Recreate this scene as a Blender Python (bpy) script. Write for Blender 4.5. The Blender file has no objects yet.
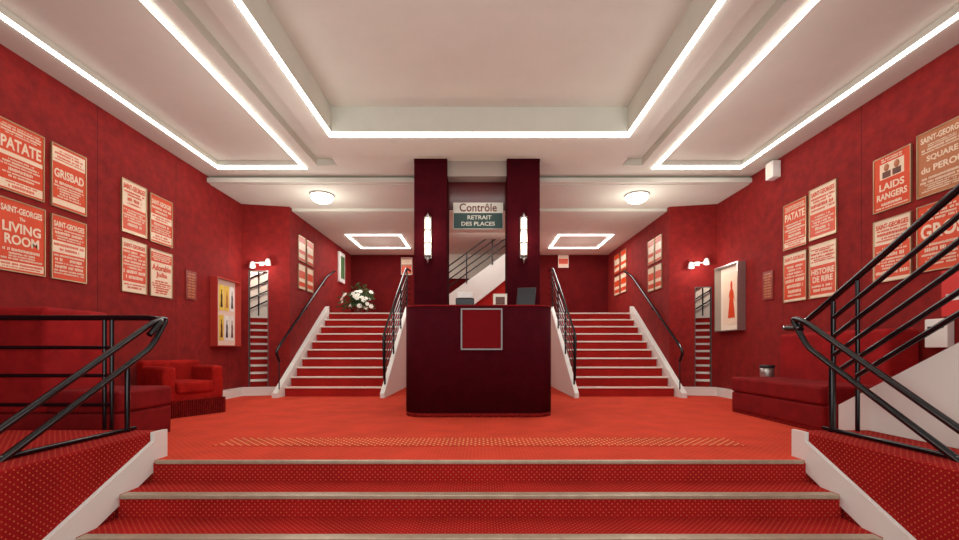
import bpy, bmesh, math, random
from mathutils import Vector, Matrix
random.seed(4)
S=bpy.context.scene
COL=S.collection
F=426.0; H=0.81
# ---------------------------------------------------------------- materials
def lin(c):
    return tuple(((v/255)/12.92 if v/255<=0.04045 else (((v/255)+0.055)/1.055)**2.4) for v in c)+(1,)
def nodes(name):
    m=bpy.data.materials.new(name); m.use_nodes=True
    nt=m.node_tree; b=nt.nodes['Principled BSDF']
    return m,nt,b
def mk(name,rgb,rough=0.6,metal=0,emit=0,noise=0.0,nscale=8,sheen=0,bump=0,rgb2=None,spec=.5,seam=0,lo=.36,hi=.64):
    m,nt,b=nodes(name)
    c=lin(rgb)
    b.inputs['Base Color'].default_value=c
    b.inputs['Roughness'].default_value=rough
    b.inputs['Metallic'].default_value=metal
    b.inputs['Specular IOR Level'].default_value=spec
    if emit:
        b.inputs['Emission Color'].default_value=c; b.inputs['Emission Strength'].default_value=emit
    if noise or rgb2:
        tc=nt.nodes.new('ShaderNodeTexCoord'); n=nt.nodes.new('ShaderNodeTexNoise')
        n.inputs['Scale'].default_value=nscale; n.inputs['Detail'].default_value=8; n.inputs['Roughness'].default_value=.72
        r=nt.nodes.new('ShaderNodeValToRGB')
        c2=lin(rgb2) if rgb2 else tuple(v*(1-noise) for v in c[:3])+(1,)
        c1=c if rgb2 else tuple(min(1,v*(1+noise)) for v in c[:3])+(1,)
        r.color_ramp.elements[0].position=lo; r.color_ramp.elements[1].position=hi
        r.color_ramp.elements[0].color=c2; r.color_ramp.elements[1].color=c1
        nt.links.new(tc.outputs['Object'],n.inputs['Vector']); nt.links.new(n.outputs['Fac'],r.inputs['Fac'])
        out=r.outputs['Color']
        if seam:
            sx=nt.nodes.new('ShaderNodeSeparateXYZ'); nt.links.new(tc.outputs['Object'],sx.inputs[0])
            def M(op,a,bb):
                q=nt.nodes.new('ShaderNodeMath'); q.operation=op
                for i,v in enumerate((a,bb)):
                    if isinstance(v,(int,float)): q.inputs[i].default_value=v
                    else: nt.links.new(v,q.inputs[i])
                return q.outputs[0]
            fr_=M('FRACT',M('DIVIDE',M('ADD',sx.outputs[1],.17),seam),0)
            mask=M('LESS_THAN',fr_,.012/seam)
            mx=nt.nodes.new('ShaderNodeMix'); mx.data_type='RGBA'
            nt.links.new(M('MULTIPLY',mask,.55),mx.inputs[0]); nt.links.new(out,mx.inputs[6]); mx.inputs[7].default_value=(.03,.002,.003,1)
            out=mx.outputs[2]
        nt.links.new(out,b.inputs['Base Color'])
        if bump:
            bp=nt.nodes.new('ShaderNodeBump'); bp.inputs['Strength'].default_value=bump; bp.inputs['Distance'].default_value=.02
            nt.links.new(n.outputs['Fac'],bp.inputs['Height']); nt.links.new(bp.outputs['Normal'],b.inputs['Normal'])
    return m
def carpet(name,rgb,dot,mode='floor',size=.05,rad=.17,strength=1.0):
    m,nt,b=nodes(name); N=nt.nodes; L=nt.links
    tc=N.new('ShaderNodeTexCoord'); sx=N.new('ShaderNodeSeparateXYZ'); L.new(tc.outputs['Object'],sx.inputs[0])
    def M(op,a,bb=None):
        n=N.new('ShaderNodeMath'); n.operation=op
        for i,v in enumerate((a,bb)):
            if v is None: continue
            if isinstance(v,(int,float)): n.inputs[i].default_value=v
            else: L.new(v,n.inputs[i])
        return n.outputs[0]
    if mode=='floor': u=sx.outputs[0]; v=M('ADD',sx.outputs[1],sx.outputs[2])
    else: u=sx.outputs[1]; v=M('ADD',sx.outputs[2],sx.outputs[0])
    p=M('DIVIDE',M('ADD',u,v),size*1.414); q=M('DIVIDE',M('SUBTRACT',u,v),size*1.414)
    fp=M('SUBTRACT',M('FRACT',p),.5); fq=M('SUBTRACT',M('FRACT',q),.5)
    d=M('SQRT',M('ADD',M('MULTIPLY',fp,fp),M('MULTIPLY',fq,fq)))
    mask=M('MULTIPLY',M('LESS_THAN',d,rad),strength)
    n=N.new('ShaderNodeTexNoise'); n.inputs['Scale'].default_value=3.0; n.inputs['Detail'].default_value=6
    L.new(tc.outputs['Object'],n.inputs['Vector'])
    r=N.new('ShaderNodeValToRGB'); c=lin(rgb)
    r.color_ramp.elements[0].color=tuple(v*.88 for v in c[:3])+(1,); r.color_ramp.elements[1].color=tuple(min(1,v*1.08) for v in c[:3])+(1,)
    r.color_ramp.elements[0].position=.35; r.color_ramp.elements[1].position=.65
    L.new(n.outputs['Fac'],r.inputs['Fac'])
    mx=N.new('ShaderNodeMix'); mx.data_type='RGBA'
    L.new(mask,mx.inputs[0]); L.new(r.outputs['Color'],mx.inputs[6]); mx.inputs[7].default_value=lin(dot)
    L.new(mx.outputs[2],b.inputs['Base Color'])
    b.inputs['Roughness'].default_value=.95
    b.inputs['Specular IOR Level'].default_value=.1
    return m
WALL=mk('red_wall_velvet',(146,29,25),.85,rgb2=(110,17,16),nscale=7,bump=.28,spec=.3,seam=1.24,lo=.3,hi=.7)
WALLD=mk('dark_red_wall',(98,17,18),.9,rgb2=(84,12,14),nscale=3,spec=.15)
PLASTER=mk('ceiling_plaster',(213,216,203),.85,rgb2=(208,211,198),nscale=2,spec=.2)
HEADER=mk('header_plaster',(160,148,138),.85)
WHITE=mk('white_paint',(230,231,224),.45)
CREAM=mk('cream_trim',(228,222,206),.45)
FLOORC=carpet('landing_carpet',(200,66,46),(218,108,78),size=.04,rad=.18,strength=.5)
STEPC=carpet('step_carpet',(160,28,28),(218,120,76),size=.027,rad=.16,strength=.7)
CHEEKC=carpet('cheek_carpet',(150,26,26),(218,120,76),mode='side',size=.027,rad=.16,strength=.65)
STAIRC=carpet('stair_carpet',(166,36,32),(195,66,52),size=.04,rad=.15,strength=.4)
HIGHC=carpet('carpet_highlight',(196,66,46),(238,204,140),size=.050,rad=.18)
NOSE=mk('brass_nosing',(188,176,154),.35,metal=.5,rgb2=(168,154,132),nscale=12)
NOSEW=mk('pale_nosing',(236,228,216),.5)
MAROON=mk('maroon_velvet',(70,11,21),.95,rgb2=(58,7,17),nscale=6,spec=.05)
COLM=mk('column_velvet',(64,10,19),.95,rgb2=(52,7,15),nscale=6,spec=.05)
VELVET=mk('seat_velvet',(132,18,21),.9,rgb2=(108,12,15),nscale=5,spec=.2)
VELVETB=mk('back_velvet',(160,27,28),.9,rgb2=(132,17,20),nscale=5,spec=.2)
VELVET2=mk('armchair_velvet',(170,32,25),.9,rgb2=(136,20,17),nscale=7,spec=.1)
FRINGE=mk('fringe',(150,34,28),.95,rgb2=(70,8,10),nscale=50,spec=.1)
BLACK=mk('black_enamel',(8,11,16),.13,spec=.5)
DARK=mk('dark_plastic',(28,28,32),.4)
SILVER=mk('brushed_silver',(176,172,166),.35,metal=.8)
PEWTER=mk('pewter_frame',(120,112,110),.4,metal=.7)
BRASS=mk('brass',(190,150,90),.3,metal=.9)
GOLDF=mk('pale_metal_frame',(186,164,128),.3,metal=.8)
PRED=mk('poster_red',(216,80,42),.35,rgb2=(206,68,34),nscale=4,spec=.3)
PCREAM=mk('poster_cream',(236,220,194),.35,rgb2=(228,206,178),nscale=4,spec=.3)
PTAN=mk('poster_tan',(182,116,76),.4,spec=.3)
INK=mk('ink',(40,24,26),.5)
TEAL=mk('teal_sign',(34,66,62),.4)
SIGNW=mk('sign_white',(214,212,198),.4)
PANELRED=mk('plaque_red',(112,15,22),.85,spec=.1)
WOOD=mk('brown_wood',(110,62,40),.45,rgb2=(84,44,28),nscale=12)
GREEN=mk('leaf_green',(46,84,44),.6,rgb2=(84,116,66),nscale=20)
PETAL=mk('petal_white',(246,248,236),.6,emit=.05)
YELLOW=mk('yellow_print',(226,196,80),.5)
LED=mk('led_white',(255,250,244),.5,emit=11)
LEDF=mk('led_white_far',(255,250,244),.5,emit=7)
BOWL=mk('opal_bowl',(255,248,236),.4,emit=5)
TUBE=mk('opal_tube',(255,232,206),.4,emit=4)
CASEL=mk('case_backlight',(226,204,184),.5,emit=.12)
# ---------------------------------------------------------------- builders
def link(o): COL.objects.link(o); return o
def obj(name,bm,mat,bevel=0,smooth=False,seg=2):
    me=bpy.data.meshes.new(name); bmesh.ops.recalc_face_normals(bm,faces=bm.faces); bm.to_mesh(me); bm.free()
    o=bpy.data.objects.new(name,me); link(o)
    if mat: me.materials.append(mat)
    if bevel:
        md=o.modifiers.new('bevel','BEVEL'); md.width=bevel; md.segments=seg; md.limit_method='ANGLE'; md.angle_limit=math.radians(40)
    if smooth or bevel:
        for p in me.polygons: p.use_smooth=True
        if bevel:
            w=o.modifiers.new('wn','WEIGHTED_NORMAL'); w.keep_sharp=False
    return o
def addbox(bm,x0,x1,y0,y1,z0,z1):
    vs=[bm.verts.new((x,y,z)) for x in (x0,x1) for y in (y0,y1) for z in (z0,z1)]
    for f in ((0,1,3,2),(4,6,7,5),(0,4,5,1),(2,3,7,6),(0,2,6,4),(1,5,7,3)):
        bm.faces.new([vs[i] for i in f])
def boxes(name,lst,mat,bevel=0,seg=2):
    bm=bmesh.new()
    for b in lst: addbox(bm,*b)
    return obj(name,bm,mat,bevel,seg=seg)
def box(name,x0,x1,y0,y1,z0,z1,mat,bevel=0,seg=2): return boxes(name,[(x0,x1,y0,y1,z0,z1)],mat,bevel,seg)
def frame_mesh(name,hw,y0,y1,z0,z1,f,mat,bevel=0):
    bm=bmesh.new(); R=[]
    for y in (y0,y1):
        o=[bm.verts.new(p) for p in ((-hw,y,z0),(hw,y,z0),(hw,y,z1),(-hw,y,z1))]
        i=[bm.verts.new(p) for p in ((-hw+f,y,z0+f),(hw-f,y,z0+f),(hw-f,y,z1-f),(-hw+f,y,z1-f))]
        R.append((o,i))
    for k in range(4):
        n=(k+1)%4
        for o,i in R: bm.faces.new([o[k],o[n],i[n],i[k]])
        bm.faces.new([R[0][0][k],R[0][0][n],R[1][0][n],R[1][0][k]])
        bm.faces.new([R[0][1][k],R[0][1][n],R[1][1][n],R[1][1][k]])
    return obj(name,bm,mat,bevel)
def prism(name,pts,axis,a,b,mat,bevel=0,smooth=False):
    bm=bmesh.new()
    def v(p,t):
        return {'x':(t,p[0],p[1]),'y':(p[0],t,p[1]),'z':(p[0],p[1],t)}[axis]
    A=[bm.verts.new(v(p,a)) for p in pts]; B=[bm.verts.new(v(p,b)) for p in pts]
    bm.faces.new(A); bm.faces.new(B)
    n=len(pts)
    for i in range(n): bm.faces.new([A[i],A[(i+1)%n],B[(i+1)%n],B[i]])
    o=obj(name,bm,mat,bevel,False)
    if smooth:
        for p in o.data.polygons: p.use_smooth = len(p.vertices)==4
    return o
def to_mesh(o,name,mat):
    dg=bpy.context.evaluated_depsgraph_get(); dg.update()
    me=bpy.data.meshes.new_from_object(o.evaluated_get(dg)); me.name=name
    cd=o.data; bpy.data.objects.remove(o,do_unlink=True); bpy.data.curves.remove(cd)
    me.materials.clear(); me.materials.append(mat)
    for p in me.polygons: p.material_index=0
    n=bpy.data.objects.new(name,me); link(n); return n
def tube(name,pts,r,mat,cyclic=False):
    cu=bpy.data.curves.new(name,'CURVE'); cu.dimensions='3D'; cu.bevel_depth=r; cu.bevel_resolution=3; cu.use_fill_caps=True
    sp=cu.splines.new('POLY'); sp.points.add(len(pts)-1)
    for i,p in enumerate(pts): sp.points[i].co=(*p,1)
    sp.use_cyclic_u=cyclic
    o=bpy.data.objects.new(name,cu); link(o)
    n=to_mesh(o,name,mat)
    for p in n.data.polygons: p.use_smooth=True
    return n
def fillet(pts,rad,n=6):
    out=[Vector(pts[0])]
    for i in range(1,len(pts)-1):
        a,b,c=Vector(pts[i-1]),Vector(pts[i]),Vector(pts[i+1])
        r=min(rad,(a-b).length*.49,(c-b).length*.49)
        p=b+(a-b).normalized()*r; q=b+(c-b).normalized()*r
        for k in range(n+1):
            t=k/n; out.append(p*(1-t)**2+b*2*t*(1-t)+q*t*t)
    out.append(Vector(pts[-1])); return out
def lathe(name,prof,mat,n=28,center=(0,0,0),flute=0):
    bm=bmesh.new(); rings=[]
    for r,z in prof:
        rings.append([bm.verts.new((center[0]+r*(1-(flute if i%2 else 0))*math.cos(2*math.pi*i/n),center[1]+r*(1-(flute if i%2 else 0))*math.sin(2*math.pi*i/n),center[2]+z)) for i in range(n)])
    for a,b in zip(rings,rings[1:]):
        for i in range(n): bm.faces.new([a[i],a[(i+1)%n],b[(i+1)%n],b[i]])
    bm.faces.new(rings[0]); bm.faces.new(rings[-1])
    o=obj(name,bm,mat)
    for p in o.data.polygons: p.use_smooth=len(p.vertices)==4 and not flute
    return o
def text(name,s,cx,z0,z1,w,y,mat,bold=.012,ext=.0015):
    cu=bpy.data.curves.new(name,'FONT'); cu.body=s; cu.size=1; cu.offset=bold; cu.extrude=.01; cu.resolution_u=3
    o=bpy.data.objects.new(name,cu); link(o); n=to_mesh(o,name,mat)
    vs=n.data.vertices
    xs=[v.co.x for v in vs]; ys=[v.co.y for v in vs]
    ax,bx,ay,by=min(xs),max(xs),min(ys),max(ys)
    for v in vs:
        x,yy,zz=v.co
        v.co=(cx+((x-ax)/(bx-ax)-.5)*w, y-ext*(1 if zz>0 else 0), z0+(yy-ay)/(by-ay)*(z1-z0))
    return n
def meta(o,label,cat,group=None):
    o['label']=label; o['category']=cat
    if group: o['group']=group
    return o
def thing(name,loc,rot,label,cat,parts,group=None):
    e=bpy.data.objects.new(name,None); e.empty_display_size=.1; link(e)
    e.location=loc; e.rotation_euler=(0,0,rot)
    for p in parts: p.parent=e
    return meta(e,label,cat,group)
def struct(o): o['kind']='structure'; return o
def point(name,loc,e,col=(1,.9,.8),r=.05):
    ld=bpy.data.lights.new(name,'POINT'); ld.energy=e; ld.color=col; ld.shadow_soft_size=r
    lo=bpy.data.objects.new(name,ld); link(lo); lo.location=loc; return lo
def area(name,loc,rot,e,sx,sy,col=(1,.95,.9)):
    ld=bpy.data.lights.new(name,'AREA'); ld.energy=e; ld.color=col; ld.shape='RECTANGLE'; ld.size=sx; ld.size_y=sy
    lo=bpy.data.objects.new(name,ld); link(lo); lo.location=loc; lo.rotation_euler=rot; return lo
# ---------------------------------------------------------------- room shell
WX=4.3; CX=3.5; PZ=.20; JY=7.70; JD=.15
struct(box('floor',-WX,WX,3.13,9.66,-.15,0,FLOORC))
struct(box('floor',-WX-.1,WX+.1,-2.0,1.93,-.9,-.75,STEPC))
struct(box('floor',-CX,CX,9.66,11.6,-.02,1.65,FLOORC))
for s,nm in ((-1,'left'),(1,'right')):
    x0,x1=sorted((s*2.42,s*WX))
    struct(box('wall_stairwell_'+nm,x0,x1,-.4,3.25,-.75,PZ,CHEEKC,.01))
    x0,x1=sorted((s*WX,s*(WX+.12)))
    struct(box('wall_'+nm,x0,x1,-1.0,JY,-.75,4.1,WALL))
    x0,x1=sorted((s*CX,s*(CX+.1)))
    struct(box('wall_stair_'+nm,x0,x1,JY+JD,11.6,-.1,3.62,WALL))
    L=math.hypot(.8,JD)
    if s<0: loc=(-WX,JY,0); rot=math.atan2(JD,.8)
    else: loc=(CX,JY+JD,0); rot=math.atan2(-JD,.8)
    a,b=(.124,.444) if s<0 else (.439,.708)
    zt=2.25 if s<0 else 1.95
    w=boxes('wall_return_'+nm,[(0,a,0,.04,0,3.6),(b,L,0,.04,0,3.6),(a,b,0,.04,zt,3.6),(a,b,0,.04,0,.15)],WALL)
    w.location=loc; w.rotation_euler=(0,0,rot); struct(w)
    tr=boxes('trim_'+('1' if s<0 else '2'),[(a-.006,a+.004,-.012,.05,.15,zt),(b-.004,b+.006,-.012,.05,.15,zt),(a-.006,b+.006,-.012,.05,zt-.006,zt+.006)],PEWTER)
    tr.location=loc; tr.rotation_euler=(0,0,rot); struct(tr)
    # oblique niche with stairs, built in place of a tall mirror and its reflection
    ca,sa=math.cos(rot),math.sin(rot); mid=(a+b)/2
    nl=(loc[0]+mid*ca-.04*sa, loc[1]+mid*sa+.04*ca, 0); nr=-s*.49
    hw=(b-a)/2+.03
    nz=boxes('wall_mirror_niche_'+nm,[(-hw-.03,-hw,.07,.95,0,2.7),(hw,hw+.03,.07,.95,0,2.7),(-hw-.03,hw+.03,.95,.98,0,2.7),(-hw-.03,hw+.03,.07,.98,2.7,2.73)],WALLD)
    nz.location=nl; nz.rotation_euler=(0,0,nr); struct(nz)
    parts=[]
    n=10; tr_=.07; rs=.135
    pts=[(.10,.02)]
    for i in range(n):
        pts+= [(.10+tr_*i,.13+rs*(i+1)),(.10+tr_*(i+1),.13+rs*(i+1))]
    pts+=[(.10+tr_*n,.02)]
    parts.append(prism('step_body',pts,'x',-hw+.004,hw-.004,STAIRC))
    for i in range(n):
        parts.append(box('nosing',-hw+.005,hw-.005,.085+tr_*i,.12+tr_*i,.13+rs*(i+1)-.035,.135+rs*(i+1),NOSEW))
    parts.append(box('pale_backing',-hw+.004,hw-.004,.88,.93,1.45,2.6,CREAM))
    for k in range(4):
        zz0=1.62+.2*k
        parts.append(tube('bar',[(-hw+.02,.84,zz0),(hw-.02,.84,zz0+.19)],.014,BLACK))
    parts.append(tube('post',[(0,.82,1.45),(0,.82,2.4)],.012,BLACK))
    thing('mirror_image_staircase',nl,nr,'narrow red carpeted flight with pale nosings built in place of a tall mirror reflection','staircase',parts)
    point('niche_fill',(nl[0]-.35*math.sin(nr), nl[1]+.35*math.cos(nr), 2.5),22)  # added point fill that brightens the stairs in the niche
    pts=[(s*WX,5.9),(s*(WX-.13),5.9),(s*(WX-.13),7.50),(s*3.62,7.62),(s*3.5,7.4),(s*3.42,7.4),(s*3.42,JY+JD),(s*CX,JY+JD),(s*WX,JY)]
    struct(prism('baseboard_'+nm,pts,'z',0,.14,WHITE))
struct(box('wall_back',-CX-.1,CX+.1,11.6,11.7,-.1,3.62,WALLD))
zb=3.56; T=4.05
cb=[]
for s in (-1,1):
    def bx(xa,xb,ya,yb,za,zz=T):
        x0,x1=sorted((s*xa,s*xb)); cb.append((x0,x1,ya,yb,za,zz))
    bx(3.95,WX,-1,6.8,zb); bx(2.6,3.95,-1,6.44,3.62); bx(2.6,3.95,6.44,6.8,zb)
    bx(2.42,2.6,-1,6.8,zb); bx(2.12,2.42,-1,6.35,3.66); bx(2.12,2.42,6.35,6.8,zb); bx(1.88,2.12,-1,5.9,3.50)
cb.append((-1.88,1.88,5.35,5.9,3.50,T)); cb.append((-2.12,2.12,5.9,6.8,zb,T)); cb.append((-1.88,1.88,-1,5.35,3.80,T))
for c in cb: struct(box('ceiling',*c,PLASTER))
struct(box('ceiling',-WX,WX,6.8,7.95,3.45,T,PLASTER)); struct(box('ceiling',-WX,WX,7.95,11.6,3.40,T,PLASTER))
struct(box('trim_3',-WX,WX,6.72,6.8,3.46,3.53,PLASTER))
def led(x0,x1,y0,y1,z,h,label,mat=LED,drop=.006):
    cx,cy=(x0+x1)/2,(y0+y1)/2; hx,hy=(x1-x0)/2,(y1-y0)/2
    ch=box('channel',-hx,hx,-hy,hy,.004,h,PLASTER)
    df=box('diffuser',-hx+.002,hx-.002,-hy+.002,hy-.002,-drop,.004,mat)
    return thing('led_strip_light',(cx,cy,z),0,label,'ceiling light',[ch,df],'linear ceiling lights')
w=.056; wb=.11
lc='bright white linear light framing the central ceiling tray'
led(-1.879,-1.88+w,-.6,5.348,3.485,.317,lc); led(1.88-w,1.879,-.6,5.348,3.485,.317,lc); led(-1.88+w,1.88-w,5.348-wb,5.348,3.485,.317,lc)
for s in (-1,1):
    x=lambda a,b: sorted((s*a,s*b))
    ls='white linear light outlining the side ceiling recess along the red wall'
    led(*x(3.949,3.95-w),-.6,6.438,3.548,.074,ls); led(*x(2.601,2.6+w),-.6,6.438,3.548,.074,ls); led(*x(2.6+w,3.95-w),6.438-wb,6.438,3.548,.074,ls)
    xa,xb,ya,yb=1.75,3.0,9.5,10.8; q=.06
    lf='white linear light of a rectangle above the upper landing'
    led(*x(xa,xb),ya,ya+q*1.5,3.385,.017,lf,LEDF); led(*x(xa,xb),yb-q*1.5,yb,3.385,.017,lf,LEDF)
    led(*x(xa,xa+q),ya+q*1.5,yb-q*1.5,3.385,.017,lf,LEDF); led(*x(xb,xb-q),ya+q*1.5,yb-q*1.5,3.385,.017,lf,LEDF)
# ---------------------------------------------------------------- entrance flight
SW=2.40
pr=[]
for i in range(1,5):
    y=3.13-.305*i; z=-.15*i
    pr+= [(y+.305,z),(y,z)]
pts=[(3.13,-.745),(3.13,-.15)]+pr[1:]+[(3.13-.305*4,-.745)]
parts=[prism('step_body',pts,'x',-SW,SW,STEPC)]
parts.append(box('top_riser',-SW,SW,3.118,3.128,-.15,-.02,STEPC))
for i in range(5):
    y=3.13-.305*i; z=-.15*i
    parts.append(box('nosing',-SW+.03,SW-.03,y-.022,y+.045 if i else y+.0,z-.024,z+.005,NOSE,.005))
for s in (-1,1):
    a=sorted((s*(SW-.012),s*(SW+.018)))
    parts.append(prism('stringer',[(3.26,PZ+.005),(3.13,PZ+.005),(3.13,.14),(1.7,-.56),(1.7,-.745),(3.26,-.02)],'x',a[0],a[1],WHITE))
thing('entrance_staircase',(0,0,0),0,'wide red dotted carpet steps with pale metal nosings and white stringers','staircase',parts)
m=box('carpet_highlight_band',-2.25,2.25,3.58,3.90,0.001,.006,HIGHC); meta(m,'highlight on the red carpet painted as a flat band of pale gold dots','mat')  # highlight on the uniform carpet, painted as brighter dots on a flat strip
# ---------------------------------------------------------------- side stairs
NR=10; R=.165; TR=.2425; YF=7.45
for s in (-1,1):
    parts=[]
    pts=[(YF,.0)]
    for i in range(NR):
        pts+=[(YF+TR*i,R*(i+1)),(YF+TR*(i+1),R*(i+1))]
    pts[-1]=(9.655,R*NR); pts.append((9.655,0))
    x0,x1=sorted((s*1.68,s*3.40))
    parts.append(prism('step_body',pts,'x',x0,x1,STAIRC))
    for i in range(NR):
        y=YF+TR*i; z=R*(i+1)
        parts.append(box('nosing',x0,x1,y-.02,y+.03,z-.026,z+.004,NOSEW,.004))
    sl=R/TR
    for xa,xb in ((3.405,3.495),(1.60,1.675)):
        a=sorted((s*xa,s*xb))
        parts.append(prism('stringer',[(YF-.28,0),(YF-.28,.08),(YF-.1,.2),(9.45,.17+R+sl*(9.45-YF)-.03),(9.655,1.80),(9.655,0)],'x',a[0],a[1],WHITE))
    thing('side_staircase',(0,0,0),0,'red carpeted stair flight with pale nosings between white sloping stringers','staircase',parts,'pair of side staircases')
    parts=[]
    X=s*1.64
    def zl(y): return .2+R/2+sl*(y-YF)+.08
    ys,ye=YF-.12,9.62
    top=fillet([(X,ys,zl(ys)+.02),(X,ys-.06,zl(ys)+.78),(X,ye-.1,zl(ye)+.80),(X,ye+.5,zl(ye)+.85)],.12)
    parts.append(tube('handrail',top,.022,BLACK))
    for k in range(5):
        h=.12+.135*k
        parts.append(tube('bar',[(X,ys+.02,zl(ys)+h),(X,ye,zl(ye)+h),(X,ye+.45,zl(ye)+h+.02)],.011,BLACK))
    for k in range(4):
        y=ys+.05+(ye-ys-.05)*k/3
        parts.append(tube('post',[(X,y,zl(y)-.2),(X,y,zl(y)+.8)],.016,BLACK))
    thing('stair_railing',(0,0,0),0,'black enamelled railing with parallel sloping bars beside the red stairs','railing',parts,'pair of inner stair railings')
    X=s*3.40; zz=lambda y:.2+R/2+sl*(y-YF)
    p=fillet([(X,YF-.22,.62),(X,YF-.34,.78),(X,YF-.1,zz(YF-.1)+.75),(X,9.5,zz(9.5)+.78),(X,10.0,2.66)],.18)
    parts=[tube('rail',p,.024,BLACK)]
    for y in (8.4,9.3):
        parts.append(tube('bracket',[(X,y,zz(y)+.75),(X,y,zz(y)+.68),(s*3.5,y,zz(y)+.68)],.009,BLACK))
    parts.append(tube('newel',[(X,YF-.22,.14),(X,YF-.22,.62)],.010,BLACK))
    thing('wall_handrail',(0,0,0),0,'black tubular handrail rising along the red wall','handrail',parts,'pair of wall handrails')
# ---------------------------------------------------------------- central rear flight
parts=[]
parts.append(prism('stringer',[(-.95,1.66),(-.95,1.95),(1.0,3.36),(1.3,3.36),(1.3,3.0),(-.4,1.66)],'y',10.0,10.06,WHITE))
n=9; pts=[(-1.0,1.66)]
for i in range(n): pts+=[(-1.0+.22*i,1.66+.16*(i+1)),(-1.0+.22*(i+1),1.66+.16*(i+1))]
pts+=[(-1.0+.22*n,1.66)]
parts.append(prism('step_body',pts,'y',10.07,11.3,STAIRC))
thing('rear_staircase',(0,0,0),0,'white-sided stair flight rising behind the ticket desk','staircase',parts)
parts=[]
for k in range(4):
    h=.18+.16*k; xe=1.0-.12*k
    parts.append(tube('bar',[(-.95,9.97,1.95+h),(xe,9.97,1.95+h+.723*(xe+.95))],.014,BLACK))
for xx in (-.95,-.3,.3): parts.append(tube('post',[(xx,9.97,1.95+.723*(xx+.95)-.05),(xx,9.97,1.95+.723*(xx+.95)+.66)],.014,BLACK))
thing('stair_railing',(0,0,0),0,'black multi-bar railing fixed on the white rear stringer','railing',parts)
struct(box('trim_6',-1.2,1.2,11.55,11.6,2.75,3.4,PLASTER))
area('rear_glow',(0,9.3,3.35),(math.radians(25),0,0),14,1.2,.6)
# ---------------------------------------------------------------- ticket desk
def rrect(hx,y0,y1,r,n=10):
    pts=[(-hx,y1)]
    for k in range(n+1):
        a=math.pi+math.pi/2*k/n; pts.append((-hx+r+r*math.cos(a),y0+r+r*math.sin(a)))
    for k in range(n+1):
        a=1.5*math.pi+math.pi/2*k/n; pts.append((hx-r+r*math.cos(a),y0+r+r*math.sin(a)))
    pts.append((hx,y1)); return pts
parts=[prism('body',rrect(.91,0,.94,.26),'z',.05,1.335,MAROON,smooth=True)]
parts.append(prism('plinth_fringe',rrect(.908,.002,.938,.26),'z',0,.05,FRINGE,smooth=True))
parts.append(prism('top_ledge',rrect(.914,-.004,.945,.26),'z',1.335,1.354,VELVET,smooth=True))
thing('ticket_desk',(-.012,5.12,0),0,'high maroon velvet ticket control desk with rounded corners on red carpet','desk',parts)
fr=.25
parts=[frame_mesh('frame',fr,-.02,0,-fr,fr,.018,PEWTER),
  box('panel',-fr+.018,fr-.018,-.01,0,-fr+.018,fr-.018,PANELRED)]
thing('framed_plaque',(.025,5.118,1.06),0,'square silver-framed red panel mounted on the desk front','plaque',parts)
parts=[box('body',-.12,.12,-.1,.1,0,.13,DARK,.01),box('paper_tray',-.1,.1,-.12,.02,.13,.2,WHITE,.006)]
thing('receipt_printer',(-.19,5.62,1.354),0,'small dark printer with white paper on the desk','printer',parts)
parts=[box('box_body',-.09,.09,-.06,.06,0,.19,CREAM,.004),box('paper_label',-.06,.06,-.062,-.06,.05,.15,WOOD)]
thing('leaflet_box',(.27,5.62,1.354),0,'cream cardboard leaflet box standing on the desk','box',parts)
scr=box('screen',-.12,.12,-.012,.012,.03,.28,DARK,.01)
for v in scr.data.vertices: v.co.x+=(v.co.z)*.08; v.co.y+=(v.co.z)*.15
parts=[scr,box('stand',-.07,.07,-.03,.1,0,.03,DARK,.005)]
thing('tablet_stand',(.60,5.6,1.354),-.15,'dark tablet tilted on a small stand on the desk','tablet',parts)
o=box('paper_stack',-.05,.15,5.75,5.95,1.354,1.42,WHITE,.003); meta(o,'low stack of white papers on the desk','paper stack')
for s in (-1,1):
    x0,x1=sorted((s*.43,s*.905))
    b=box('shaft',x0,x1,0,.45,.12,3.5,COLM,.012)
    base=box('base',x0-.01,x1+.01,0,.46,0,.12,MAROON)
    cap=box('capital',x0,x1,.0,.45,3.5,3.56,COLM)
    thing('column',(-.036,6.12,0),0,'square dark maroon velvet column behind the ticket desk','column',[b,base,cap],'pair of maroon columns')
    cx=(-.735 if s<0 else .63)
    tb=lathe('glass_tube',[(.001,-.27),(.03,-.27),(.038,-.24),(.038,.24),(.03,.27),(.001,.27)],TUBE,24,(0,-.07,0),flute=.16)
    parts=[tb,box('back_plate',-.05,.05,-.018,-.002,-.30,.30,SILVER,.008)]
    for k in (-1,-.33,.33,1):
        parts.append(lathe('clip_ring',[(.033,-.012),(.046,-.010),(.046,.010),(.033,.012)],SILVER,20,(0,-.07,k*.27)))
    for xx in (-.044,.044): parts.append(box('side_rod',xx-.004,xx+.004,-.078,-.066,-.28,.28,SILVER))
    parts.append(lathe('finial',[(.003,-.10),(.018,-.05),(.032,0)],SILVER,16,(0,-.07,-.28)))
    parts.append(lathe('finial',[(.032,0),(.016,.03),(.003,.06)],SILVER,16,(0,-.07,.28)))
    thing('wall_sconce',(cx,6.118,2.42),0,'glowing fluted glass tube sconce with metal clips on a maroon column','wall lamp',parts,'pair of column sconces')
    point('sconce_glow',(cx,5.85,2.42),5,(1,.8,.62),.06)
struct(box('trim_5',-.466,.394,6.2,6.5,3.34,3.56,HEADER))
parts=[box('panel',-.375,.375,0,.03,0,.40,SIGNW,.004),box('teal_band',-.365,.365,-.004,0,.01,.24,TEAL)]
parts.append(text('lettering','Contrôle',0,.262,.385,.56,-.002,mk('sign_red_ink',(96,16,20),.5),.014))
parts.append(text('lettering','RETRAIT',.02,.145,.205,.36,-.004,SIGNW,.015))
parts.append(text('lettering','DES PLACES',.0,.05,.11,.5,-.004,SIGNW,.015))
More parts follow.
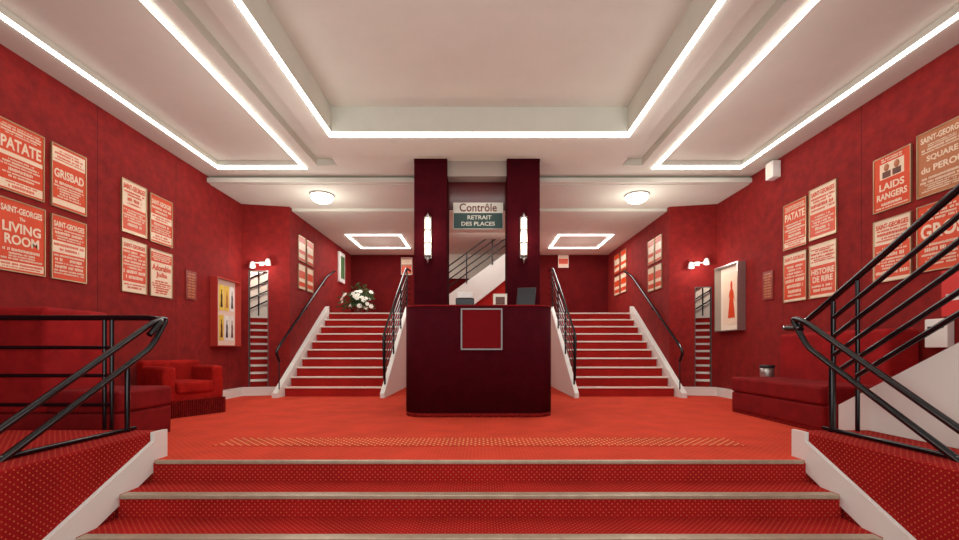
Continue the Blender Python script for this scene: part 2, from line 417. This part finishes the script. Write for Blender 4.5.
thing('ticket_sign',(-.02,6.38,2.62),0,'hanging cream and teal sign reading Contrôle retrait des places','sign',parts)
o=box('smoked_panel',-.466,.394,6.42,6.44,2.92,3.34,mk('smoked_red',(84,22,24),.2)); meta(o,'narrow smoked reddish glass panel between the columns','glass panel')
for s in (-1,1):
    bowl=lathe('glass_bowl',[(.001,-.14),(.09,-.132),(.15,-.10),(.185,-.055),(.19,-.02)],BOWL,32)
    rim=lathe('rim',[(.186,-.022),(.2,-.02),(.2,-.004),(.19,0)],SILVER,32)
    fin=lathe('finial',[(.004,-.165),(.012,-.155),(.012,-.14)],BRASS,12)
    thing('ceiling_bowl_lamp',(s*2.68,7.25,3.45),0,'round opal glass bowl lamp with thin rim on white ceiling','ceiling lamp',[bowl,rim,fin],'pair of ceiling bowl lamps')
    point('bowl_glow',(s*2.68,7.25,2.9),17,(1,.95,.88),.2)
    area('landing_glow',(s*2.37,10.15,3.37),(0,0,0),30,1.2,1.2,(1,.95,.9))
    point('landing_fill',(s*2.37,10.15,2.75),9,(1,.99,.96),.3)
    point('hall_fill',(s*2.2,4.6,2.2),29,(1,.99,.96),.5)
    point('stair_fill',(s*2.6,6.9,2.0),16,(1,.99,.96),.4)
point('tray_fill',(0,2.2,2.2),34,(1,.99,.96),.6)
area('entrance_fill',(0,-1.2,1.1),(math.radians(113),0,0),98,7,2.4,(1,.99,.97))  # unseen soft fill added behind the camera for ceiling and steps
# ---------------------------------------------------------------- posters
def poster(loc,rot,w,h,bg,lines,blocks=(),label='',group=None,stripes=(),scol=None,frame=GOLDF):
    hw=w/2; f=.009
    P=[frame_mesh('frame',hw,-.022,0,0,h,f,frame)]
    P.append(box('paper',-hw+f,hw-f,-.014,0,f,h-f,bg))
    for bl in blocks:
        z0,z1,m_=bl[:3]; xa,xb=(bl[3],bl[4]) if len(bl)>3 else (-.5,.5)
        P.append(box('colour_block',max(-hw+f+.006,xa*w),min(hw-f-.006,xb*w),-.0155,-.014,z0*h,z1*h,m_))
    for s_,z0,z1,ww,m_ in lines:
        P.append(text('lettering',s_,0,z0*h,z1*h,ww*w,-.0158,m_,.028,.001))
    if stripes:
        rnd=random.Random(int(loc[1]*100+loc[2]*10))
        for st in stripes:
            z0,z1,nrow=st[:3]; cm=st[3] if len(st)>3 else (scol or PCREAM)
            hs=[rnd.choice((1,1,1.2,1.9)) for _ in range(int(nrow*2.0+.5))]
            tot=sum(hs); zc0=z1*h
            l=[]
            for hh_ in hs:
                rowh=hh_/tot*(z1-z0)*h; zc=zc0-rowh/2; zc0-=rowh; hh=rowh*.31
                x=-hw*rnd.choice((.55,.68,.8,.86)); xe=-x
                while x<xe-.004:
                    t=hh*rnd.uniform(.5,.85)
                    if rnd.random()<.88:
                        up=rnd.choice((0,0,.25)); dn=rnd.choice((0,0,.2))
                        l.append((x,min(x+t,xe),-.0168,-.0158,zc-hh*(1-dn),zc+hh*(1-up)))
                    x+=t+hh*.34
            o=boxes('small_print',l,cm); o['kind']='stuff'; P.append(o)
    return thing('framed_poster',loc,rot,label,'poster',P,group)
Lr=math.pi/2; Rr=-math.pi/2
C,RD=PCREAM,PRED
def wallposter(side,ya,yb,z0,z1,**k):
    loc=(side*(WX-.002),(ya+yb)/2,z0)
    return poster(loc,Lr if side<0 else Rr,yb-ya,z1-z0,**k)
g='framed theatre posters on the red wall'
wallposter(-1,3.78,4.19,2.26,2.9,bg=RD,lines=[('PATATE',.60,.77,.86,C)],blocks=[(.04,.16,C),(.50,.56,C)],stripes=[(.81,.95,2),(.2,.48,3),(.05,.15,1,RD)],label='red and cream framed poster titled PATATE',group=g)
wallposter(-1,4.26,4.64,2.26,2.9,bg=RD,lines=[('GRISBAD',.48,.62,.84,C)],blocks=[(.72,.95,C),(.05,.14,C)],stripes=[(.75,.92,2,RD),(.16,.44,3)],label='orange-red framed poster with title GRISBAD',group=g)
wallposter(-1,5.1,5.48,2.24,2.88,bg=C,lines=[('SAINT-GEORGES',.83,.93,.86,RD)],blocks=[(.06,.50,RD)],stripes=[(.12,.46,3),(.54,.81,2,RD)],label='cream framed poster with a red block and Saint-Georges heading',group=g)
wallposter(-1,5.54,5.94,2.23,2.86,bg=RD,lines=[('SAINT-GEORGES',.80,.90,.86,C)],blocks=[(.05,.2,C),(.46,.6,C)],stripes=[(.22,.44,2),(.62,.78,1),(.48,.58,1,RD),(.07,.18,1,RD)],label='red framed poster with cream Saint-Georges heading',group=g)
wallposter(-1,3.78,4.20,1.53,2.19,bg=RD,lines=[('SAINT-GEORGES',.82,.91,.86,C),('The',.735,.78,.12,C),('LIVING',.55,.69,.80,C),('ROOM',.38,.52,.72,C)],blocks=[(.04,.14,C)],stripes=[(.16,.34,2),(.05,.13,1,RD)],label='red framed poster reading The Living Room',group=g)
wallposter(-1,4.26,4.64,1.53,2.18,bg=RD,lines=[('SAINT-GEORGES',.82,.91,.86,C)],blocks=[(.42,.60,C)],stripes=[(.08,.4,3),(.62,.8,2),(.44,.58,1,RD)],label='red framed poster crowded with cream lettering',group=g)
wallposter(-1,5.1,5.48,1.52,2.16,bg=C,lines=[('SAINT-GEORGES',.85,.93,.86,RD)],blocks=[(.2,.82,RD)],stripes=[(.24,.80,4),(.06,.17,1,RD)],label='cream-bordered red poster with dense small print',group=g)
wallposter(-1,5.54,5.94,1.52,2.14,bg=C,lines=[('Adorable',.56,.69,.84,RD),('Julia',.4,.53,.5,RD)],blocks=[(.74,.94,RD)],stripes=[(.77,.92,2,C),(.06,.36,3,RD)],label='pale framed poster with red script title',group=g)
o=wallposter(1,4.225,4.63,2.28,2.86,bg=RD,lines=[('LAIDS',.37,.50,.66,C),('RANGERS',.20,.32,.80,C)],blocks=[(.58,.86,C,-.32,.32)],stripes=[(.88,.96,1),(.04,.16,1)],label='red framed poster with portrait block and bold titles',group=g)
for xx in (-.055,.055):
    hd=lathe('portrait_head',[(.001,0),(.03,.001),(.03,.002),(.001,.0025)],PTAN,20)
    for v in hd.data.vertices: v.co=(v.co.x+xx, -.0156-v.co.z, v.co.y*1.3+.45)
    hd.parent=o
    sh=box('portrait_shoulders',xx-.045,xx+.045,-.0165,-.0155,.345,.41,WOOD); sh.parent=o
wallposter(1,3.72,4.17,2.28,2.90,bg=PTAN,lines=[('SAINT-GEORGES',.83,.92,.84,C),('SQUARE',.52,.62,.60,C),('du PEROU',.36,.46,.82,C)],stripes=[(.66,.8,2),(.06,.3,3)],label='tan framed poster reading Square du Perou',group=g)
wallposter(1,5.58,6.0,2.20,2.83,bg=RD,lines=[('PATATE',.62,.78,.86,C)],blocks=[(.05,.16,C)],stripes=[(.82,.94,2),(.18,.56,3),(.06,.15,1,RD)],label='red framed poster titled PATATE beside matching posters',group=g)
wallposter(1,5.11,5.53,2.22,2.87,bg=C,lines=[('SAINT-GEORGES',.84,.93,.86,RD)],blocks=[(.06,.50,RD)],stripes=[(.1,.46,3),(.54,.82,2,RD)],label='cream framed poster with Saint-Georges heading and red block',group=g)
wallposter(1,5.58,6.0,1.47,2.13,bg=C,lines=[('SAINT-GEORGES',.85,.93,.86,RD)],blocks=[(.06,.8,RD)],stripes=[(.1,.76,4)],label='red and cream framed poster of stacked title lines',group=g)
wallposter(1,5.11,5.53,1.47,2.15,bg=C,lines=[('HISTOIRE',.43,.54,.84,C),('DE RIRE',.29,.40,.74,C)],blocks=[(.06,.6,RD)],stripes=[(.66,.92,3,RD),(.1,.25,1,C)],label='framed poster reading Histoire de rire in cream on red',group=g)
wallposter(1,4.225,4.63,1.53,2.19,bg=C,lines=[('SAINT-GEORGES',.85,.93,.86,RD)],blocks=[(.06,.60,RD)],stripes=[(.64,.84,2,RD),(.1,.56,4)],label='cream framed poster with red lower block of text',group=g)
wallposter(1,3.72,4.17,1.56,2.20,bg=RD,lines=[('GROS',.48,.70,.84,C)],stripes=[(.74,.94,2),(.08,.42,3)],label='red framed poster with large cream title',group=g)
parts=[box('board',-.2,.2,-.015,0,0,.42,mk('notice_red',(206,36,30),.5)),box('white_strip',-.16,.16,-.018,-.015,.14,.2,WHITE)]
thing('wall_notice',(WX-.002,3.75,1.12),Rr,'bright red notice board with a white strip on the wall','notice',parts)
parts=[box('case',-.10,.10,-.07,0,0,.27,WHITE,.01),box('slot',-.07,.07,-.073,-.07,.18,.20,DARK)]
thing('wall_box',(WX-.002,3.95,.83),Rr,'white electrical wall box mounted on red wall','wall box',parts)
for s in (-1,1):
    parts=[box('paper',-.11,.11,-.018,0,0,.42,mk('bronze_paper',(136,50,38),.5),0)]
    l=[]; rnd=random.Random(3)
    for k in range(9):
        z=.03+.042*k; ww=.06+.035*rnd.random(); l.append((-ww,-.01,-.0195,-.018,z,z+.022)); l.append((.0,ww,-.0195,-.018,z,z+.022))
    o=boxes('small_print',l,PTAN); o['kind']='stuff'; parts.append(o)
    thing('cast_notice',(s*(WX-.002),6.33,1.56),Lr if s<0 else Rr,'narrow bronze-toned notice with small lines on red wall','notice',parts,'pair of narrow wall notices')
g2='small framed posters along the stair wall'
i=0
for s in (-1,1):
    for (ya,yb) in ((8.2,8.52),(8.6,8.92)) if s<0 else ((8.15,8.45),(8.5,8.8),(10.1,10.5),(10.6,11.0)):
        for z0 in (2.55,2.0) if ya<9 else (2.75,2.2):
            i+=1
            poster((s*(CX-.002),(ya+yb)/2,z0),Lr if s<0 else Rr,yb-ya,.48,RD if i%2 else C,[],blocks=[(.12,.3,C if i%2 else RD),(.45,.75,C if i%2 else RD)],label='small framed red and cream poster on stair wall',group=g2)
poster((-1.98,11.598,2.86),0,.30,.46,PTAN,[],blocks=[(.1,.5,RD),(.6,.9,C)],label='small tan and red poster on the far red wall',frame=WHITE)
poster((2.28,11.598,3.05),0,.28,.34,C,[],blocks=[(.3,.7,RD)],label='small pale sign on the far red wall',frame=WHITE)
parts=[box('casing',-.2,.2,-.06,0,0,.75,WHITE,.01),box('picture',-.14,.14,-.066,-.06,.1,.65,GREEN)]
thing('wall_panel',(-CX+.002,10.7,2.5),Lr,'white-framed green picture panel on the landing wall','picture',parts)
# ---------------------------------------------------------------- display cases
def case(loc,rot,w,h,d,frame,back,cards,label):
    hw=w/2;f=.016
    P=[frame_mesh('frame',hw,-d,-d+.03,0,h,f,frame)]
    P.append(frame_mesh('casing',hw,-d+.03,0,0,h,.012,frame))
    P.append(box('back_panel',-hw+.015,hw-.015,-.02,0,.015,h-.015,back))
    for (x0,x1,z0,z1,m_,m2) in cards:
        c=box('picture_card',x0,x1,-.028,-.02,z0,z1,m_)
        xc=(x0+x1)/2; ww=min((x1-x0)*.26,.10); hh=z1-z0
        bm=bmesh.new()
        pts=[(-1,.12),(-.45,.55),(-.75,.50),(-.6,.62),(-.25,.68),(-.3,.76),(-.15,.83),(.15,.83),(.3,.76),(.25,.68),(.6,.62),(.9,.42),(.45,.52),(1,.12)]
        A=[bm.verts.new((xc+p[0]*ww,-.0285,z0+hh*p[1])) for p in pts]; B=[bm.verts.new((xc+p[0]*ww,-.0305,z0+hh*p[1])) for p in pts]
        bm.faces.new(A); bm.faces.new(B)
        for q in range(len(pts)): bm.faces.new([A[q],A[(q+1)%len(pts)],B[(q+1)%len(pts)],B[q]])
        fig=obj('printed_figure',bm,m2)
        fig.parent=c; P.append(c)
    return thing('display_case',loc,rot,label,'display case',P)
cards=[]
for k in range(4):
    x=-.29+.15*k
    cards.append((x,x+.12,.60,1.02,YELLOW if k in (1,2) else WHITE,INK if k%2 else PTAN))
    cards.append((x,x+.12,.10,.52,WHITE if k!=1 else YELLOW,WOOD if k%2 else INK))
CASEF=mk('red_case_metal',(196,70,60),.35,metal=.4)
case((-WX+.002,7.13,.87),Lr,.68,1.12,.12,CASEF,mk('case_back',(214,190,172),.6,emit=.1),cards,'shallow red-framed wall display case with slim cream and yellow show cards')
PPR=mk('pale_print',(232,206,180),.5,emit=.05)
case((WX-.002,7.22,1.13),Rr,.68,1.12,.13,SILVER,CASEL,[(-.24,.24,.12,1.0,PPR,PRED)],'silver-framed lit wall display case holding a picture of a red figure')
for s in (-1,1):
    parts=[box('back_plate',-.04,.04,-.02,0,-.04,.04,WHITE,.006),tube('arm',[(-.11,-.09,.0),(.11,-.09,0)],.009,WHITE),tube('stem',[(0,0,0),(0,-.09,0)],.009,WHITE)]
    for k in (-1,1):
        lm=lathe('lamp_shade',[(.016,.06),(.036,.04),(.058,-.055),(.052,-.055),(.001,-.03)],WHITE,18,(k*.13,-.1,-.01+.03*k))
        gl=lathe('bulb',[(.001,-.062),(.034,-.056),(.034,-.035),(.001,-.03)],BOWL,14,(k*.13,-.1,-.01+.03*k))
        gl.parent=lm; parts.append(lm)
    ang=math.atan2(JD,.8) if s<0 else math.atan2(-JD,.8)
    t=.42
    px=s*(WX-.8*t); py=JY+JD*t
    thing('twin_spotlight',(px,py-.001,2.38),ang,'small white twin-headed spotlight above the niche built for a tall mirror','spotlight',parts,'pair of twin spotlights')
    point('spot_glow',(px-s*.1,py-.3,2.3),8,(1,.94,.88),.04)
parts=[box('casing',-.08,.08,-.12,0,0,.24,WHITE,.01),box('grille',-.06,.06,-.124,-.12,.03,.21,CREAM)]
thing('wall_speaker',(WX-.002,6.15,3.28),Rr,'small white box speaker high on the red wall','speaker',parts)
# ---------------------------------------------------------------- banquettes
def banquette(x_wall,s,ya,yb,xf,zback,bt,label,n=2):
    L=yb-ya; D=abs(x_wall-xf)
    P=[box('base',-L/2,L/2,-D,-.02,.03,.27,VELVET,.03,3),
       box('fringe',-L/2+.01,L/2-.01,-D+.01,-.03,0,.06,FRINGE)]
    for k in range(n):
        a=-L/2+L/n*k
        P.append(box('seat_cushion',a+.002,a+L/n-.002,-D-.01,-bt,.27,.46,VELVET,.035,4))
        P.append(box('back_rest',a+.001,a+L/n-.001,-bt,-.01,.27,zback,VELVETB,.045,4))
    return thing('banquette_sofa',(x_wall,(ya+yb)/2,0),Lr if s<0 else Rr,label,'sofa',P)
banquette(-WX+.01,-1,3.6,4.24,-3.06,1.18,.62,'dark red velvet banquette with tall back against the wall',1)
banquette(WX-.01,1,4.12,5.62,3.32,1.02,.34,'long dark red velvet banquette against the wall',1)
P=[box('seat_base',-.32,.32,-.32,.30,.18,.30,VELVET2,.02,3),
   box('seat_cushion',-.215,.215,-.36,.2,.28,.43,VELVET2,.04,5),
   box('back_rest',-.345,.345,.16,.35,.16,.68,VELVET2,.05,5),
   box('arm_rest',-.355,-.21,-.33,.20,.18,.61,VELVET2,.042,5),
   box('arm_rest',.21,.355,-.33,.20,.18,.61,VELVET2,.042,5)]
l=[]
for k in range(30):
    x=-.335+.67*k/29; l.append((x-.006,x+.006,-.350,-.325,.0,.2)); l.append((x-.006,x+.006,.335,.362,.0,.2))
    l.append((-.366,-.345,x-.006,x+.006,0,.2)); l.append((.345,.366,x-.006,x+.006,0,.2))
l.append((-.345,.345,-.325,.345,.01,.19))
o=boxes('fringe',l,FRINGE); o['kind']='stuff'; P.append(o)
thing('armchair',(-3.80,5.42,0),math.radians(62),'low red velvet armchair with bullion fringe','armchair',P)
P=[lathe('body',[(.085,0),(.085,.5),(.085,.57)],SILVER,24),lathe('rim',[(.085,.565),(.092,.57),(.092,.60),(.08,.605)],DARK,24)]
thing('waste_bin',(3.95,5.85,0),0,'slim silver cylindrical bin with dark rim beside the banquette','bin',P)
# ---------------------------------------------------------------- flowers
P=[lathe('vase',[(.05,0),(.08,.05),(.09,.1),(.06,.2),(.07,.22)],WOOD,24)]
bm=bmesh.new(); rnd=random.Random(7)
tips=[]
for st in range(90):
    th=rnd.uniform(0,2*math.pi); el=rnd.uniform(.05,1.5); ln=rnd.uniform(.26,.54)
    dirv=Vector((math.cos(th)*math.cos(el)*1.05,math.sin(th)*math.cos(el)*.7,math.sin(el)))
    for k in range(1,9):
        t=k/8; c=Vector((0,0,.22))+dirv*ln*t+Vector((0,0,-.14*t*t*math.cos(el)))
        if c.z<.04: c.z=.04
        d=(dirv*.6+Vector((rnd.uniform(-.8,.8),rnd.uniform(-.8,.8),rnd.uniform(-.5,.5)))).normalized()
        side=d.cross(Vector((rnd.random(),rnd.random(),.3))).normalized()
        l_=rnd.uniform(.06,.11); wd=.026
        vs=[bm.verts.new(c),bm.verts.new(c+d*l_*.5+side*wd),bm.verts.new(c+d*l_),bm.verts.new(c+d*l_*.5-side*wd)]
        bm.faces.new(vs)
    tips.append((c,dirv))
o=obj('foliage',bm,GREEN); o['kind']='stuff'; P.append(o)
for k,(c,dv) in enumerate(tips[:34]):
    c=c*rnd.uniform(.6,1.05)+Vector((0,-.12,0.04)); c.z=max(c.z,.16)
    bm=bmesh.new(); d=(dv+Vector((0,-.9,.1))).normalized()
    q=d.to_track_quat('Z','Y'); g_=rnd.uniform(.6,.95)
    for j in range(7):
        a=2*math.pi*j/7
        pts=[(0,0,0),(.05*g_*math.cos(a-.5),.05*g_*math.sin(a-.5),.012),(.068*g_*math.cos(a),.068*g_*math.sin(a),.02),(.05*g_*math.cos(a+.5),.05*g_*math.sin(a+.5),.012)]
        bm.faces.new([bm.verts.new(c+q@Vector(p)) for p in pts])
    bmesh.ops.create_icosphere(bm,subdivisions=1,radius=.026,matrix=Matrix.Translation(c+d*.014))
    P.append(obj('flower',bm,PETAL))
thing('flower_arrangement',(-2.84,9.98,1.65),0,'loose white flowers with green foliage in a low vase','flowers',P)
# ---------------------------------------------------------------- foreground railings
RT=.0195
def slope(y,off): return off+PZ-.04+.60*(y-3.2)
for s in (-1,1):
    X=s*2.62; P=[]
    yn=3.52
    path=fillet([(X,1.5,slope(1.5,.74)),(X,yn-.1,slope(yn-.1,.74)),(X,yn+.06,slope(yn+.06,.70)),(X,yn-.12,slope(yn-.12,.55)),(X,1.5,slope(1.5,.58))],.09)
    P.append(tube('handrail',path,RT+.003,BLACK))
    P.append(tube('base_bar',[(X,1.3,PZ+.018),(X,3.24,PZ+.018)],RT-.004,BLACK))
    P.append(tube('post',[(X,3.17,PZ),(X,3.17,slope(3.17,.57))],RT-.002,BLACK))
    if s<0:
        yy=3.5
        path=fillet([(-2.62,yy-.12,.93),(-2.60,yy,1.06),(-2.72,yy,1.075),(-4.28,yy,1.075)],.06)
        P.append(tube('handrail',path,RT+.004,BLACK))
        for z in (.83,.60,.36): P.append(tube('bar',[(-3.02,yy,z),(-4.28,yy,z)],RT-.003,BLACK))
        for x in (-3.02,-3.08): P.append(tube('post',[(x,yy,0),(x,yy,1.07)],RT-.004,BLACK))
        lab='black tubular railing with hairpin end beside the entrance steps'
    else:
        X2=2.84
        up2=lambda y,z0:(X2,y,z0+.60*(3.7-y))
        path=fillet([(X,yn-.05,.98),(X+.02,yn+.2,1.00),(X2,yn+.26,1.02),up2(3.6,1.06),up2(1.6,1.06)],.08)
        P.append(tube('handrail',path,RT+.004,BLACK))
        for k,(ya,z0) in enumerate(((3.42,.90),(3.42,.75),(3.42,.60),(3.42,.45),(3.20,.32))):
            P.append(tube('bar',[up2(ya,z0),up2(1.6,z0)],RT-.001,BLACK))
        P.append(tube('post',[(X2,3.42,0),(X2,3.42,1.20)],RT-.002,BLACK))
        P.append(tube('post',[(X2,2.2,PZ),(X2,2.2,1.96)],RT-.002,BLACK))
        P.append(tube('post',[(X2,3.20,PZ),(X2,3.20,1.33)],RT-.005,BLACK))
        lab='black tubular railing forking up and down beside white stair wall'
    thing('entrance_railing',(0,0,0),0,lab,'railing',P)
P=[prism('stringer',[(3.50,.005),(3.50,.36),(1.2,1.66),(.6,1.66),(.6,PZ+.002),(3.255,PZ+.002),(3.255,.005)],'x',2.95,3.02,WHITE)]
pts=[(3.24,PZ+.002)]
for i in range(7): pts+=[(3.24-.28*i,PZ+.155*(i+1)-.02),(3.24-.28*(i+1),PZ+.155*(i+1)-.02)]
pts.append((3.24-1.96,PZ+.002))
P.append(prism('step_body',pts,'x',3.025,WX-.01,STEPC))
thing('upper_staircase',(0,0,0),0,'carpeted stair with smooth white side wall rising by the railing','staircase',P)
# ---------------------------------------------------------------- world, camera
wd=bpy.data.worlds.new('World'); S.world=wd; wd.use_nodes=True
wd.node_tree.nodes['Background'].inputs[0].default_value=(1,.99,.97,1)
wd.node_tree.nodes['Background'].inputs[1].default_value=.5
cam=bpy.data.cameras.new('camera'); co=bpy.data.objects.new('camera',cam); link(co)
co.location=(0,0,H); co.rotation_euler=(math.pi/2,0,0)
cam.sensor_width=36; cam.sensor_fit='HORIZONTAL'; cam.lens=F*36/959; cam.shift_y=80/959; cam.clip_start=.05
S.camera=co
S.view_settings.view_transform='Standard'
S.view_settings.look='None'
S.view_settings.exposure=0
